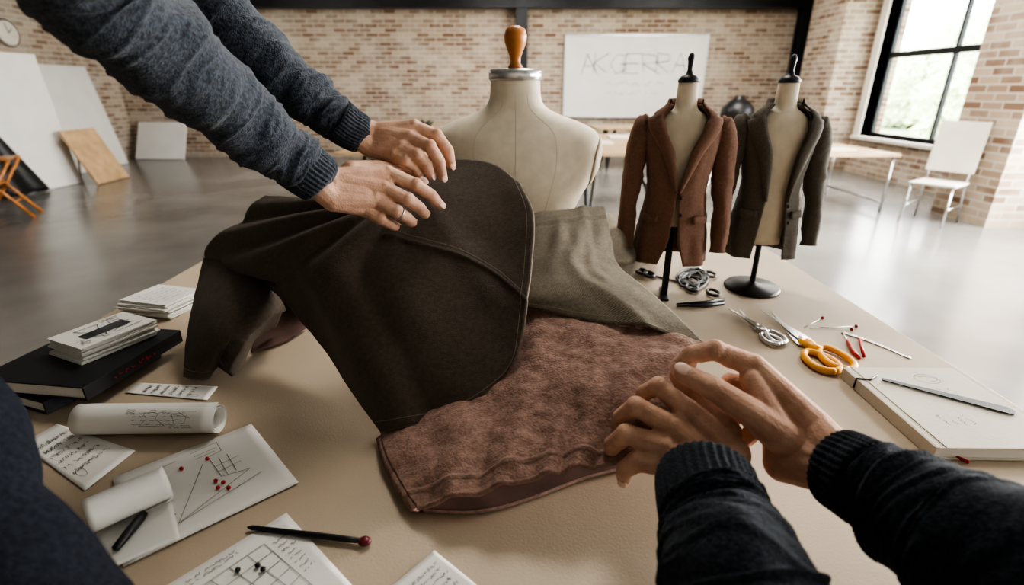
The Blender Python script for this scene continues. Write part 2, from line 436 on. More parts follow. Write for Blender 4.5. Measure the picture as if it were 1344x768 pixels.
# ---------------------------------------------------------------- miniature forms with blazers
def display(loc, rotz, m, gaps, base, z0, name, sx, zf):
    st = empty('display_stand', loc, rotz); st.scale = (sx, .9, 1)
    FR = [(zf, .056, .038), (.22, .062, .042), (.28, .062, .041), (.34, .074, .046), (.39, .084, .046), (.425, .078, .040), (.445, .055, .034), (.455, .036, .029), (.47, .029, .026), (.515, .027, .024)]
    loft('form', [formring(q.x, q.y, q.z, 36) for q in interp_rings(FR, 40)], M['form'], st)
    lathe('cap', [(.028, .513), (.029, .518), (.022, .526), (.010, .530), (.007, .540), (.008, .556), (.010, .562), (.006, .572), (.001, .574)], M['steel_dark'], st)
    lathe('pole', [(.0085, .004), (.0085, .20)], M['steel_dark'], st, seg=16)
    if base == 'disc':
        lathe('base', [(.001, 0), (.084, 0), (.086, .004), (.080, .010), (.02, .014), (.010, .02)], M['blackp'], st, seg=48)
    else:
        box('foot', (-.012, -.05, 0), (.012, .05, .006), M['steel_dark'], st, .002)
        box('blade', (-.010, -.012, .005), (.010, -.006, .12), M['steel_dark'], st, .001)
    bl = empty(name, loc, rotz); bl.scale = (sx, .9, 1)
    JR = [(.100, .108, .075), (.16, .104, .072), (.20, .098, .067), (.25, .088, .060), (.285, .085, .058), (.33, .092, .062), (.38, .103, .062), (.415, .106, .056), (.436, .096, .048), (.450, .074, .043), (.460, .052, .038), (.468, .041, .034)]
    IRJ = interp_rings(JR, 54); seg = 90
    rings = []
    def gap(z):
        for (za, g0), (zb, g1) in zip(gaps, gaps[1:]):
            if za <= z <= zb: return g0+(g1-g0)*(z-za)/(zb-za)
        return gaps[-1][1] if z > gaps[-1][0] else gaps[0][1]
    def jp(z, q, ang, off=0):
        a = math.radians(ang); c, s = math.cos(a), math.sin(a); e = 2.15
        return Vector(((q.y+off)*math.copysign(abs(c)**(2/e), c), (q.z+off)*math.copysign(abs(s)**(2/e), s), z))
    for q in IRJ:
        g = gap(q.x); r = []
        for j in range(seg):
            ang = -90+g+(360-2*g)*j/(seg-1)
            p = jp(q.x, q, ang)
            low = max(0, (.30-q.x)/.18)
            p += Vector((p.x, p.y, 0)).normalized()*(.004*low*math.sin(math.radians(ang)*7)+.003*noise.noise(p*40))
            r.append(p)
        rings.append(r)
    o = loft('body', rings, m, bl, cap=False, closed=False); s = o.modifiers.new('t', 'SOLIDIFY'); s.thickness = .003
    for sg in (-1, 1):
        rows = []
        zs = [q for q in IRJ if q.x >= z0-.001]
        nz = len(zs)
        for i, q in enumerate(zs):
            t = i/(nz-1); g = gap(q.x)
            wdt = 2+36*min(1, t/.58)**1.1
            if .60 < t < .66: wdt = 22
            if t >= .66: wdt = 30
            row = []
            for k in range(7):
                f = k/6
                ang = -90+sg*(g-1+wdt*f)
                row.append(jp(q.x, q, ang, .0055+.005*math.sin(f*math.pi)))
            rows.append(row)
        o = loft('lapel', rows, m, bl, cap=False, closed=False); s = o.modifiers.new('t', 'SOLIDIFY'); s.thickness = .003; s.offset = 1
        sp = [(sg*.088, .004, .430), (sg*.110, .006, .408), (sg*.121, .008, .35), (sg*.130, .002, .28), (sg*.134, -.014, .20), (sg*.135, -.026, .130)]
        o = tube('sleeve', sp, [.020, .032, .032, .028, .0245, .023], m, bl, 36, 60, wrk=.004, cap=False, fold=.0015)
        s = o.modifiers.new('t', 'SOLIDIFY'); s.thickness = .002
        pr = []
        for z in (.222, .204):
            q = min(IRJ, key=lambda q: abs(q.x-z)); pr.append([jp(z, q, -90+sg*(28+34*k/8), .0065) for k in range(9)])
        o = loft('pocket_flap', pr, m, bl, cap=False, closed=False); s = o.modifiers.new('t', 'SOLIDIFY'); s.thickness = .002
    cr_ = []
    for z, rr in ((.452, 1.10), (.462, 1.05), (.478, .98), (.480, .92), (.470, .90)):
        row = []
        for j in range(40):
            ang = -90+62+(360-124)*j/39; a = math.radians(ang)
            row.append(Vector((.050*rr*math.cos(a), .040*rr*math.sin(a)+.002, z)))
        cr_.append(row)
    loft('collar', cr_, m, bl, cap=False, closed=False)
    for z in (z0-.006, z0-.045):
        q = min(IRJ, key=lambda q: abs(q.x-z)); c = jp(z, q, -90+gap(z)+4, .004)
        ellip('button', c, .0045, .002, .0045, M['blackp'], bl)
    return st, bl
b1 = PT(871, 387); b2 = PT(986, 378)
display(b1, math.radians(-12), M['jbrown'], [(.09, 22), (.16, 6), (.27, 1), (.37, 12), (.43, 30), (.47, 62)], 'blade', .27, 'chestnut_blazer', .82, .19)
display(b2, math.radians(-6), M['jgrey'], [(.09, 26), (.24, 17), (.36, 20), (.43, 34), (.47, 62)], 'disc', .24, 'charcoal_blazer', .82, .130)

# ---------------------------------------------------------------- main garment
ga = empty('draped_garment')
def C(rows, mode='ph'):
    out = []
    for r in rows:
        out.append([PT(u, v, max(.004, (ph(v)+h) if mode == 'ph' else h)) for u, v, h in r])
    return out
A = C([
 [(350,258,-.03),(425,263,-.01),(492,258,-.008),(548,214,-.014),(592,210,-.010),(642,214,-.006),(682,242,.0)],
 [(305,300,-.05),(385,300,-.015),(470,298,-.004),(545,280,-.008),(605,268,-.006),(655,263,-.002),(699,282,.008)],
 [(268,340,-.08),(350,348,-.03),(440,350,-.004),(525,342,-.002),(600,332,.0),(655,330,.004),(697,338,.014)],
 [(352,372,-.06),(402,386,-.020),(465,394,.000),(535,395,.004),(602,388,.006),(652,384,.010),(692,390,.018)],
 [(402,432,-.05),(448,440,-.010),(500,443,.004),(555,444,.008),(610,438,.012),(652,432,.014),(686,434,.018)],
 [(452,506,-.035),(488,504,-.004),(532,500,.008),(578,494,.012),(622,484,.016),(656,474,.018),(678,464,.018)],
 [(500,566,-.008),(530,560,.004),(562,553,.010),(592,545,.014),(624,528,.018),(649,505,.018),(663,489,.018)],
])
def ridge(x, w): return math.exp(-(x/w)**2)
def foldA(s, t):
    k = 0
    an = math.atan2(t+.03, (s-.42)); rad = math.hypot(s-.42, t)
    for a0, amp, w in ((2.95, .010, .10), (2.62, .012, .10), (2.25, .013, .11), (1.85, .009, .10), (1.42, .006, .10), (.95, .005, .10)):
        k += amp*ridge(an-a0, w)*min(1, rad*3.2)*max(.25, 1-rad*.75)
    for a0, amp, w in ((2.78, .008, .07), (2.42, .009, .08), (2.05, .008, .08), (1.63, .005, .08)):
        k -= amp*ridge(an-a0, w)*min(1, rad*3)
    k += .003*math.sin(s*10+t*6)*t*t
    yy = .25+.50*(s-.47)
    if s > .42:
        k += .0022*ridge(t-yy, .006)
        if t < yy: k += .0022*max(0, 1-(yy-t)/.10)
    return k
oa, GA, NA = patch('front_flap', A, 190, 220, M['felt'], ga, .006, .003, 8, foldA)
e1 = [(1-.026, i/240) for i in range(0, 234)]+[(1-.026-(.96)*i/240, .970) for i in range(0, 241)]
stitches('edge_stitch', GA, NA, e1, ga, M['thread'], .0042)
stitches('yoke_stitch', GA, NA, [(.45+.53*i/160, .25-.022+.5*(.45-.47+.53*i/160)) for i in range(161)], ga, M['thread'], .0042)
seam('edge_binding', GA, NA, [(1, i/219) for i in range(220)]+[(1-i/189, 1) for i in range(190)], ga, M['edge'], .0030, 0)
seam('edge_binding_top', GA, NA, [(.42+.58*i/100, 0) for i in range(101)], ga, M['edge'], .0030, 0)
T = C([
 [(268,339,.155),(300,342,.165),(335,358,.155),(362,382,.125)],
 [(262,380,.11),(298,386,.135),(335,396,.125),(372,404,.09)],
 [(254,440,.05),(288,444,.085),(326,438,.08),(370,418,.06)],
 [(248,497,.004),(276,496,.012),(322,470,.02),(366,430,.03)],
], 'h')
ot, GT, NT = patch('hanging_tail', T, 60, 60, M['felt'], ga, .004, .004, 9, lambda s, t: .016*math.sin(s*8+1)*t)
stitches('tail_stitch', GT, NT, [(i/90, .94) for i in range(91)], ga, M['thread'], .003)
seam('tail_binding', GT, NT, [(i/59, 1) for i in range(60)], ga, M['edge'], .002, 0)
T2 = C([
 [(352,262,.20),(372,300,.16),(380,345,.12),(384,380,.09)],
 [(345,330,.12),(370,360,.09),(384,385,.07),(392,405,.05)],
 [(338,420,.02),(362,425,.02),(384,425,.02),(402,422,.02)],
 [(330,462,.004),(356,455,.006),(380,445,.006),(400,432,.006)],
], 'h')
patch('back_tail', T2, 40, 40, M['inner'], ga, .004, .005, 9)
B = C([
 [(640,300,-.06),(700,281,-.055),(745,276,-.055),(792,272,-.065)],
 [(640,340,-.045),(700,325,-.035),(752,318,-.03),(801,312,-.05)],
 [(630,370,-.035),(695,362,-.02),(755,356,-.015),(808,346,-.035)],
 [(620,390,-.025),(690,386,-.012),(775,385,.0),(858,388,.0)],
 [(610,395,-.02),(690,402,-.012),(800,424,.012),(926,450,.045)],
])
def foldB(s, t):
    k = .005*math.sin(s*13+t*4)*t-.003*ridge(t-.10, .012)
    k += .003*math.sin(s*34+t*9)*ridge(t-.22, .13)
    k += .006*ridge(s-.55-.25*t, .05)*t + .005*ridge(s-.8, .04)*(1-t)
    return k
ob, GB, NB = patch('lapel', B, 120, 110, M['felt2'], ga, .005, .003, 12, foldB)
stitches('lapel_stitch', GB, NB, [(i/180, .95) for i in range(181)], ga, M['thread'], .0034)
stitches('lapel_stitch_side', GB, NB, [(.955, i/120) for i in range(115)], ga, M['thread'], .0034)
stitches('lapel_stitch_top', GB, NB, [(i/140, .075) for i in range(141)], ga, M['thread'], .0034)
seam('lapel_binding', GB, NB, [(i/119, 1) for i in range(120)]+[(1, 1-i/109) for i in range(110)], ga, M['felt2'], .0025, 0)
Cc = C([
 [(520,500,.05),(600,430,.10),(690,392,.145),(800,418,.150),(930,450,.170)],
 [(506,545,.02),(600,490,.07),(700,448,.125),(800,462,.140),(912,482,.168)],
 [(500,574,.014),(606,538,.066),(705,508,.104),(795,516,.124),(890,530,.142)],
 [(520,622,.020),(618,592,.060),(708,567,.084),(790,565,.098),(872,572,.104)],
 [(546,664,.022),(620,648,.046),(704,627,.066),(775,613,.078),(852,602,.080)],
], 'h')
def foldC(s, t):
    k = 0
    for s0, sl, amp, w in ((.16, .16, .008, .05), (.37, .20, .010, .045), (.55, .12, .008, .035), (.69, .02, .010, .045), (.86, -.10, .008, .05)):
        k += amp*ridge(s-s0-sl*(1-t), w)*(.3+.7*t)
    k -= .005*(ridge(s-.27-.15*(1-t), .03)+ridge(s-.61, .03)+ridge(s-.77, .03))*t
    k += .0024*ridge(t-.905, .010)
    return k
oc, GC, NC = patch('wool_skirt', Cc, 190, 150, M['wool'], ga, .0055, .006, 20, foldC)
stitches('hem_stitch', GC, NC, [(.01+i/190, .915) for i in range(188)], ga, M['thread'], .0038)
seam('hem_binding', GC, NC, [(i/189, 1) for i in range(190)], ga, M['wool'], .0034, 0)
U = C([
 [(505,575,.006),(560,560,.004),(700,520,.004),(800,540,.004),(880,560,.004)],
 [(522,630,.004),(600,620,.004),(710,600,.004),(800,590,.004),(870,590,.004)],
 [(551,671,.004),(625,672,.004),(690,656,.004),(770,627,.004),(850,608,.004)],
], 'h')
ou, GU, NU = patch('under_layer', U, 60, 30, M['inner'], ga, .004, .002, 9)
seam('under_hem', GU, NU, [((1+i)/59, 1) for i in range(58)], ga, M['wool'], .0022, 0)
rows = [[], []]
n = 40
for i in range(n):
    rows[0].append(GC[70+int(i/(n-1)*79)][0]); rows[1].append(GU[int(i/(n-1)*29)][0])
mid = [(a+b)/2+Vector((-.008, -.003, 0)) for a, b in zip(*rows)]
o = loft('side_fold', [rows[0], mid, rows[1]], M['wool'], ga, cap=False, closed=False); s = o.modifiers.new('t', 'SOLIDIFY'); s.thickness = .004; s.offset = 0
K = C([
 [(770,300,.16),(800,283,.17),(830,286,.13),(850,300,.09)],
 [(780,320,.17),(812,305,.17),(842,308,.12),(858,318,.07)],
 [(790,345,.13),(822,338,.12),(848,334,.08),(858,328,.04)],
 [(800,365,.06),(830,356,.04),(848,345,.02),(860,335,.006)],
], 'h')
patch('bunched_end', K, 50, 50, M['felt2'], ga, .005, .004, 20, lambda s, t: .008*math.sin(t*17+s*5))

# ---------------------------------------------------------------- people
def head_parts(c, face, par, skin):
    f = Vector(face).normalized(); up = Vector((0, 0, 1)); s = f.cross(up).normalized(); c = Vector(c)
    caps = [(c+up*.03-f*.01, .088, c+up*.02+f*.01, .082), (c-up*.05+f*.03, .058, c-up*.075+f*.045, .040), (c+f*.09+up*.01, .010, c+f*.112-up*.022, .013),
            (c+s*.085, .012, c+s*.085-up*.035, .010), (c-s*.085, .012, c-s*.085-up*.035, .010), (c+f*.085-up*.058-s*.015, .008, c+f*.085-up*.058+s*.015, .008), (c-up*.05, .052, c-up*.15-f*.02, .055)]
    blob('head', caps, .006, skin, par, 4)
    for k in (-1, 1):
        ellip('eye', c+f*.088+s*.033*k+up*.008, .011, .011, .011, M['white'], par); ellip('iris', c+f*.0965+s*.033*k+up*.008, .005, .005, .005, M['hair'], par)
        tube('eyebrow', [c+f*.095+s*.018*k+up*.030, c+f*.092+s*.05*k+up*.032], .004, M['hair'], par, 6)
    blob('hair', [(c+up*.055-f*.03, .090, c+up*.05+f*.01, .086), (c-f*.045, .075, c-f*.05-up*.03, .062)], .008, M['hair'], par, 3)
def body(par, knit, pelvis, chest, neck, shL, shR, knees, feet):
    pelvis, chest, neck, shL, shR = map(Vector, (pelvis, chest, neck, shL, shR)); sd = (shR-shL).normalized()
    caps = []
    for k in (-1, 1):
        caps += [(pelvis+sd*.06*k, .115, chest+sd*.075*k, .115), (chest+sd*.07*k, .11, (shL if k < 0 else shR), .065)]
    caps += [(chest, .11, neck, .062), (shL, .062, neck, .055), (shR, .062, neck, .055)]
    blob('sweater_torso', caps, .010, knit, par, 8)
    caps = []
    for k, kn, ft in ((-1, knees[0], feet[0]), (1, knees[1], feet[1])):
        kn = Vector(kn); ft = Vector(ft)
        caps += [(pelvis+sd*.06*k-Vector((0, 0, .04)), .108, kn, .068), (kn, .068, ft+Vector((0, 0, .12)), .05)]
    blob('trousers', caps, .010, M['trouser'], par, 8)
    for k, ft in enumerate(feet):
        ft = Vector(ft); d = Vector((chest.x-pelvis.x, chest.y-pelvis.y, 0)); d = d.normalized() if d.length > .02 else Vector((0, 1, 0))
        blob('shoe_%d' % (k+1), [(ft+Vector((0, 0, .05))-d*.04, .045, ft+d*.15+Vector((0, 0, .04)), .035), (ft+Vector((0, 0, .12)), .045, ft+Vector((0, 0, .05)), .048)], .008, M['blackp'], par, 3)
def sleeve(par, knit, pts, rad, cuff, cr_, nm):
    P = [q if isinstance(q, Vector) else S(*q) for q in pts]
    tube(nm, P, rad, knit, par, 72, 200, wrk=.007, fold=.0035)
    Q = [S(*q) for q in cuff]
    tube(nm+'_cuff', Q, cr_, knit, par, 216, 14, rib=36, ribamp=.026)

ta = empty('tailor')
body(ta, M['knitA'], (-1.24, .6, .98), (-1.02, .61, 1.47), (-.93, .62, 1.63), (-.88, .86, 1.62), (-.88, .37, 1.60), [(-1.2, .72, .52), (-1.2, .48, .52)], [(-1.27, .74, 0), (-1.27, .46, 0)])
head_parts((-.83, .62, 1.83), (.85, .05, -.5), ta, M['skin2'])
sleeve(ta, M['knitA'], [(392,216,.79),(350,183,.74),(285,130,.67),(205,62,.58),(115,-25,.50),(20,-120,.44),Vector((-.66,.43,1.62)),Vector((-.88,.38,1.60))],
       [.041,.048,.053,.058,.061,.063,.07,.075], [(428,243,.822),(420,236,.815),(404,225,.80),(386,211,.785)], [.024,.0385,.041,.042], 'sleeve_near')
sleeve(ta, M['knitA'], [(446,160,.875),(400,125,.85),(335,70,.81),(262,0,.77),(180,-90,.73),Vector((-.72,.84,1.66)),Vector((-.88,.86,1.62))],
       [.034,.042,.048,.054,.060,.065,.072], [(484,181,.90),(474,176,.895),(458,168,.885),(442,156,.87)], [.022,.0325,.035,.036], 'sleeve_far')
hand('hand_near', [(440,236,.825),(438,262,.82)],
 [[(510,228,.86),(546,243,.865),(566,256,.88),(577,269,.895)],
  [(504,247,.85),(536,262,.855),(551,273,.87),(558,281,.89)],
  [(494,263,.845),(521,278,.85),(534,286,.865),(541,292,.885)],
  [(478,274,.845),(500,287,.85),(511,293,.865),(519,297,.88)]],
 [(462,226,.85),(500,222,.88),(530,229,.905),(552,240,.92)], ta, M['skin'], (-.1, -.6, .8), (400,225,.80), 1.02, .0015)
pr = [S(521,278,.85), S(534,286,.865)]; d = (pr[1]-pr[0]).normalized(); c = pr[0].lerp(pr[1], .25); x = d.orthogonal().normalized(); y = d.cross(x)
tube('ring', [c+(x*math.cos(a)+y*math.sin(a))*.0121 for a in [2*math.pi*i/24 for i in range(25)]], .0014, M['steel'], ta, 8)
hand('hand_far', [(492,175,.90),(489,194,.90)],
 [[(544,167,.90),(573,178,.90),(588,197,.91),(592,216,.925)],
  [(538,181,.89),(564,192,.885),(577,212,.895),(581,232,.912)],
  [(528,194,.885),(548,204,.88),(560,216,.89),(565,230,.905)],
  [(518,204,.885),(533,211,.88),(543,218,.89),(549,227,.90)]],
 [(505,198,.905),(530,204,.925),(552,208,.935),(572,222,.94)], ta, M['skin'], (.1, -.5, .8), (458,168,.885), 1.0, .0015)

ap = empty('apprentice')
body(ap, M['knitB'], (.5, -.24, .93), (.5, -.24, 1.24), (.5, -.2, 1.41), (.33, -.18, 1.37), (.67, -.18, 1.37), [(.42, -.2, .5), (.58, -.2, .5)], [(.40, -.26, 0), (.60, -.26, 0)])
head_parts((.5, -.15, 1.60), (0, .8, -.5), ap, M['skin2'])
sleeve(ap, M['knitB'], [(935,672,.505),(948,705,.475),(965,752,.435),(1010,850,.39),Vector((.26,.07,1.04)),Vector((.30,-.06,1.18)),Vector((.33,-.17,1.36))],
       [.052,.056,.058,.060,.062,.065,.07], [(925,618,.56),(925,628,.55),(929,650,.528),(938,682,.50)], [.032,.049,.051,.052], 'sleeve_left')
sleeve(ap, M['knitB'], [(1140,634,.515),(1180,655,.49),(1240,692,.455),(1310,735,.42),(1420,800,.39),Vector((.60,.10,1.06)),Vector((.66,-.04,1.2)),Vector((.67,-.17,1.36))],
       [.042,.053,.058,.062,.063,.064,.066,.07], [(1086,606,.56),(1098,612,.55),(1118,623,.535),(1145,638,.51)], [.028,.041,.043,.044], 'sleeve_right')
hand('hand_left', [(900,620,.575),(932,608,.58),(960,596,.585)],
 [[(903,538,.602),(864,507,.615),(846,515,.633),(840,532,.650)],
  [(884,560,.597),(835,534,.605),(816,547,.627),(811,563,.645)],
  [(873,586,.59),(822,570,.60),(804,584,.620),(803,598,.635)],
  [(877,609,.585),(836,606,.592),(820,616,.608),(819,627,.620)]][::-1],
 [(950,568,.60),(927,538,.617),(907,513,.628),(891,494,.635)], ap, M['skin2'], (-.25, -.6, .75), (930,650,.53), 1.08, .0015, 1.0)
hand('hand_right', [(1066,560,.575),(1046,590,.575),(1028,608,.58)],
 [[(988,480,.605),(938,460,.61),(908,465,.618),(889,480,.628)],
  [(1002,506,.615),(960,502,.635),(936,517,.64),(928,535,.64)],
  [(1010,530,.615),(976,535,.635),(958,551,.64),(952,567,.635)],
  [(1016,553,.61),(990,565,.625),(976,579,.625),(972,593,.62)]],
 [(1024,572,.57),(980,538,.575),(936,510,.59),(898,491,.61)], ap, M['skin2'], (.1, -.7, .75), (1110,618,.54), 1.10, .0015, 1.0)
on = empty('onlooker')
body(on, M['knitC'], (-.62, -.22, .93), (-.62, -.24, 1.24), (-.62, -.22, 1.41), (-.79, -.2, 1.37), (-.46, -.16, 1.37), [(-.70, -.2, .5), (-.54, -.2, .5)], [(-.72, -.26, 0), (-.52, -.26, 0)])
head_parts((-.62, -.17, 1.60), (.3, .8, -.3), on, M['skin2'])
tube('sleeve_right', [Vector((-.47, -.12, 1.36)), Vector((-.50, .10, 1.31)), S(-125,545,.40), S(-40,690,.385), S(66,850,.36), S(20,980,.33)], [.07, .06, .050, .049, .049, .042], M['knitC'], on, 40, 60, wrk=.005)
tube('sleeve_left', [Vector((-.80, -.2, 1.36)), Vector((-.86, -.2, 1.1)), Vector((-.85, -.12, .90))], [.068, .055, .04], M['knitC'], on, 32, 40, wrk=.005)

# ---------------------------------------------------------------- papers with sketches
def strokes(name, polys, fn, w, m, parent):
    vs = []; fs = []
    for pl in polys:
        P = [fn(a, b) for a, b in pl]
        for p0, p1 in zip(P, P[1:]):
            d = p1-p0
            if d.length < 1e-6: continue
            x = d.cross(fn.n).normalized()*w
            i = len(vs); vs += [p0-x, p0+x, p1+x, p1-x]; fs.append((i, i+1, i+2, i+3))
    return mobj(name, vs, fs, m, parent, False)
class Bil:
    def __init__(s, c, n, off=.0008): s.c = c; s.n = n; s.off = off
    def __call__(s, a, b):
        c = s.c; return (c[0]*(1-a)*(1-b)+c[1]*a*(1-b)+c[2]*a*b+c[3]*(1-a)*b)+s.n*s.off
def writing(x0, y0, x1, lines, dy, amp):
    out = []
    for l in range(lines):
        x = x0; pl = []
        while x < x1-random.random()*.1:
            pl.append((x, y0+l*dy+random.uniform(-amp, amp))); x += random.uniform(.006, .014)
            if random.random() < .12: out.append(pl); pl = []; x += .015
        out.append(pl)
    return [p for p in out if len(p) > 1]
def sketch(kind):
    o = []
    if kind == 'dress':
        o += [[(.30,.25),(.42,.22),(.46,.35),(.44,.50),(.55,.80),(.25,.82),(.34,.50),(.30,.35),(.30,.25)], [(.62,.3),(.72,.28),(.80,.45),(.78,.7),(.66,.72),(.62,.3)], [(.36,.22),(.36,.12),(.42,.12),(.42,.22)], [(.5,.15),(.9,.2)], [(.5,.2),(.85,.5)]]
        o += writing(.6, .80, .92, 3, .05, .012)+writing(.08, .1, .25, 5, .05, .012)
    elif kind == 'pattern':
        o += [[(.50,.10),(.70,.08),(.70,.22),(.60,.24),(.62,.55),(.80,.60),(.30,.85),(.55,.30)], [(.1,.15),(.4,.12)], [(.1,.15),(.3,.75)], [(.52,.16),(.68,.15)], [(.52,.2),(.66,.19)], [(.62,.40),(.78,.38)], [(.62,.48),(.78,.46)], [(.66,.3),(.66,.55)], [(.72,.3),(.72,.55)], [(.3,.85),(.85,.70)]]
        o += writing(.1, .84, .28, 4, .03, .01)
    elif kind == 'chart':
        for k in range(7): o.append([(.1, .15+.1*k), (.7, .15+.1*k)])
        for k in range(5): o.append([(.1+.15*k, .15), (.1+.15*k, .75)])
        o += writing(.15, .06, .6, 2, .03, .012)+writing(.75, .2, .95, 8, .05, .01)
    elif kind == 'notes':
        o += writing(.1, .2, .9, 6, .11, .03)+[[(.2+.07*math.cos(a), .8+.07*math.sin(a)) for a in [i*.5 for i in range(14)]]]
    return o
def sheet(name, cs, h, kind=None, curl=0.0, w=.0005):
    c = [PT(u, v, h) for u, v in cs]
    e = empty(name)
    n = 14; vs = []; B_ = Bil(c, Vector((0, 0, 1)), 0)
    for j in range(n):
        for i in range(n):
            a, b = i/(n-1), j/(n-1); p = B_(a, b); p.z += curl*(abs(a-.5)*2)**3*(1-b)+.0006*noise.noise(p*20)+.0006; vs.append(p)
    o = mobj('leaf', vs, [(j*n+i, j*n+i+1, (j+1)*n+i+1, (j+1)*n+i) for j in range(n-1) for i in range(n-1)], M['paper'], e)
    s = o.modifiers.new('t', 'SOLIDIFY'); s.thickness = .0004
    if kind: strokes('drawing', sketch(kind), Bil(c, Vector((0, 0, 1)), .0022), w, M['ink'], e)
    return e
sheet('sketch_sheet', [(28,583),(75,557),(178,592),(112,645)], .001, 'notes', w=.0003)
sheet('sketch_sheet', [(148,628),(330,557),(392,634),(162,745)], .002, 'pattern', w=.0004)
sheet('sketch_sheet', [(165,516),(182,503),(286,508),(272,526)], .001, 'notes', w=.0003)
sheet('sketch_sheet', [(205,778),(376,674),(470,778),(420,900)], .001, 'chart', w=.0004)
sheet('sketch_sheet', [(512,772),(570,723),(632,774),(590,830)], .001, 'notes', w=.0003)
sheet('sketch_sheet', [(120,700),(222,640),(236,708),(150,745)], .0045)
bd = empty('pattern_pins')
for u, v in ((272,602),(283,631),(293,633),(286,640),(300,640),(238,615)):
    c = PT(u, v, .0060); ellip('pin_head', c, .0028, .0028, .0028, M['red'], bd, seg=10)
bd = empty('loose_beads')
for u, v in ((312,748),(338,742),(345,747)):
    ellip('bead', PT(u, v, .0055), .0030, .0030, .0030, M['blackp'], bd, seg=10)
def roll(name, p0, p1, r, turns=2.5, txt=True):
    e = empty(name); d = (p1-p0).normalized(); up = Vector((0, 0, 1)); s = d.cross(up).normalized()
    n = 90; A_ = []; B_ = []
    for i in range(n):
        t = i/(n-1); a = t*turns*2*math.pi-1.2; rr = r*(.62+.38*t)
        off = (s*math.cos(a)+up*math.sin(a))*rr
        A_.append(p0+off+up*r); B_.append(p1+off+up*r)
    rows = [[a.lerp(b, k/12) for a, b in zip(A_, B_)] for k in range(13)]
    o = loft('roll', rows, M['paper'], e, cap=False, closed=False); m_ = o.modifiers.new('t', 'SOLIDIFY'); m_.thickness = .0005
    if txt:
        class F:
            n = (up*.8+s*.6).normalized()
            def __call__(self, a, b):
                an = math.radians(75-80*b)
                return p0.lerp(p1, a)+up*r+(s*math.cos(an)+up*math.sin(an))*(r*1.04)
        strokes('drawing', [[(.35+.6*x, y) for x, y in pl] for pl in sketch('dress')]+writing(.45, .25, .9, 4, .16, .03), F(), .0003, M['ink'], e)
    return e
roll('rolled_drawing', PT(112,568), PT(292,566), .0245)
roll('rolled_paper', PT(122,700,.006), PT(226,652,.006), .024, 2.0, txt=False)
def pen(name, p0, p1, r, m, extra=None):
    e = empty(name); d = p1-p0
    tube('barrel', [p0, p0+d*.04, p0+d*.5, p0+d*.88, p1], [r*.3, r*.8, r, r, r*.85], m, e, 14)
    if extra: ellip('end_cap', p1+d.normalized()*r*1.2, r*2.2, r*1.9, r*1.3, extra, e)
    return e
pen('fountain_pen', PT(150,722,.010), PT(189,674,.012), .0055, M['blackp'])
pen('awl', PT(325,692,.005), PT(474,710,.006), .0036, M['steel_dark'], extra=mat('oxblood_knob', (.12, .012, .015), .35, .1))

# ---------------------------------------------------------------- books and notepads
def slab(p0, p1, width, z0, z1, mats, parent, inset=.004, side=1):
    p0 = Vector((p0.x, p0.y, 0)); p1 = Vector((p1.x, p1.y, 0)); d = (p1-p0); L = d.length; d.normalize(); s = Vector((-d.y, d.x, 0))*side
    mt = Matrix(((d.x, s.x, 0, p0.x), (d.y, s.y, 0, p0.y), (0, 0, 1, 0), (0, 0, 0, 1)))
    cv, pg = mats; t = .0025
    o1 = box('cover_low', (0, 0, z0), (L, width, z0+t), cv, parent, .0008, mt); o2 = box('cover_top', (0, 0, z1-t), (L, width, z1), cv, parent, .0008, mt)
    o3 = box('pages', (inset, .003, z0+t), (L-inset, width-inset, z1-t), pg, parent, 0, mt)
    o4 = box('spine', (0, -.001, z0), (L, .0025, z1), cv, parent, .0008, mt)
    for o in (o1, o2, o3, o4): fixn(o)
    return mt, L
bk = empty('hardcover_book'); p0, p1 = PT(62, 545, 0), PT(212, 470, 0)
slab(p0, p1, .205, TT+.0005, TT+.024, (M['book'], M['paper']), bk)
bk = empty('hardcover_book'); p0, p1 = PT(108, 509, .05), PT(236, 433, .05)
mt, L = slab(p0, p1, .205, TT+.0245, TT+.05, (M['book'], M['paper']), bk)
class FS:
    n = (mt.to_3x3() @ Vector((0, -1, 0)))
    def __call__(s, a, b): return mt @ Vector((L*a, -.0025, TT+.028+.018*b))
strokes('spine_title', writing(.25, .45, .75, 1, .1, .25), FS(), .0007, M['red'], bk)
def stack(name, p0, p1, width, z0, n, th, jt=.004):
    e = empty(name)
    p0 = Vector((p0.x, p0.y, 0)); p1 = Vector((p1.x, p1.y, 0))
    for k in range(n):
        jit = random.uniform(-.06, .06); d = (p1-p0); L = d.length; a = math.atan2(d.y, d.x)+jit
        dx, dy = math.cos(a), math.sin(a); ox = p0.x+random.uniform(-1, 1)*jt; oy = p0.y+random.uniform(-1, 1)*jt
        mt = Matrix(((dx, -dy, 0, ox), (dy, dx, 0, oy), (0, 0, 1, 0), (0, 0, 0, 1)))
        o = box('pad_%d' % (k+1), (0, 0, z0+k*th), (L, width, z0+(k+1)*th-.0006), M['paper'], e, .0004, mt); fixn(o)
    return e, mt, L
e, mt2, L2 = stack('notepad_stack', PT(112, 478, .052), PT(210, 438, .052), .10, TT+.0505, 10, .0033)
class FT:
    n = Vector((0, 0, 1))
    def __call__(s, a, b): return mt2 @ Vector((L2*a, .10*b, TT+.0505+10*.0033+.0004))
strokes('cover_sketch', sketch('dress')+[[(.2, .3+.01*k), (.8, .33+.012*k)] for k in range(25)], FT(), .0008, M['ink'], e)
e, mt3, L3 = stack('paper_stack', PT(222, 421, 0), PT(268, 398, 0), .135, TT+.001, 12, .003, .006)
class FT2:
    n = Vector((0, 0, 1))
    def __call__(s, a, b): return mt3 @ Vector((L3*a, .135*b, TT+.001+12*.003+.0004))
strokes('top_sketch', sketch('notes'), FT2(), .0003, M['ink'], e)

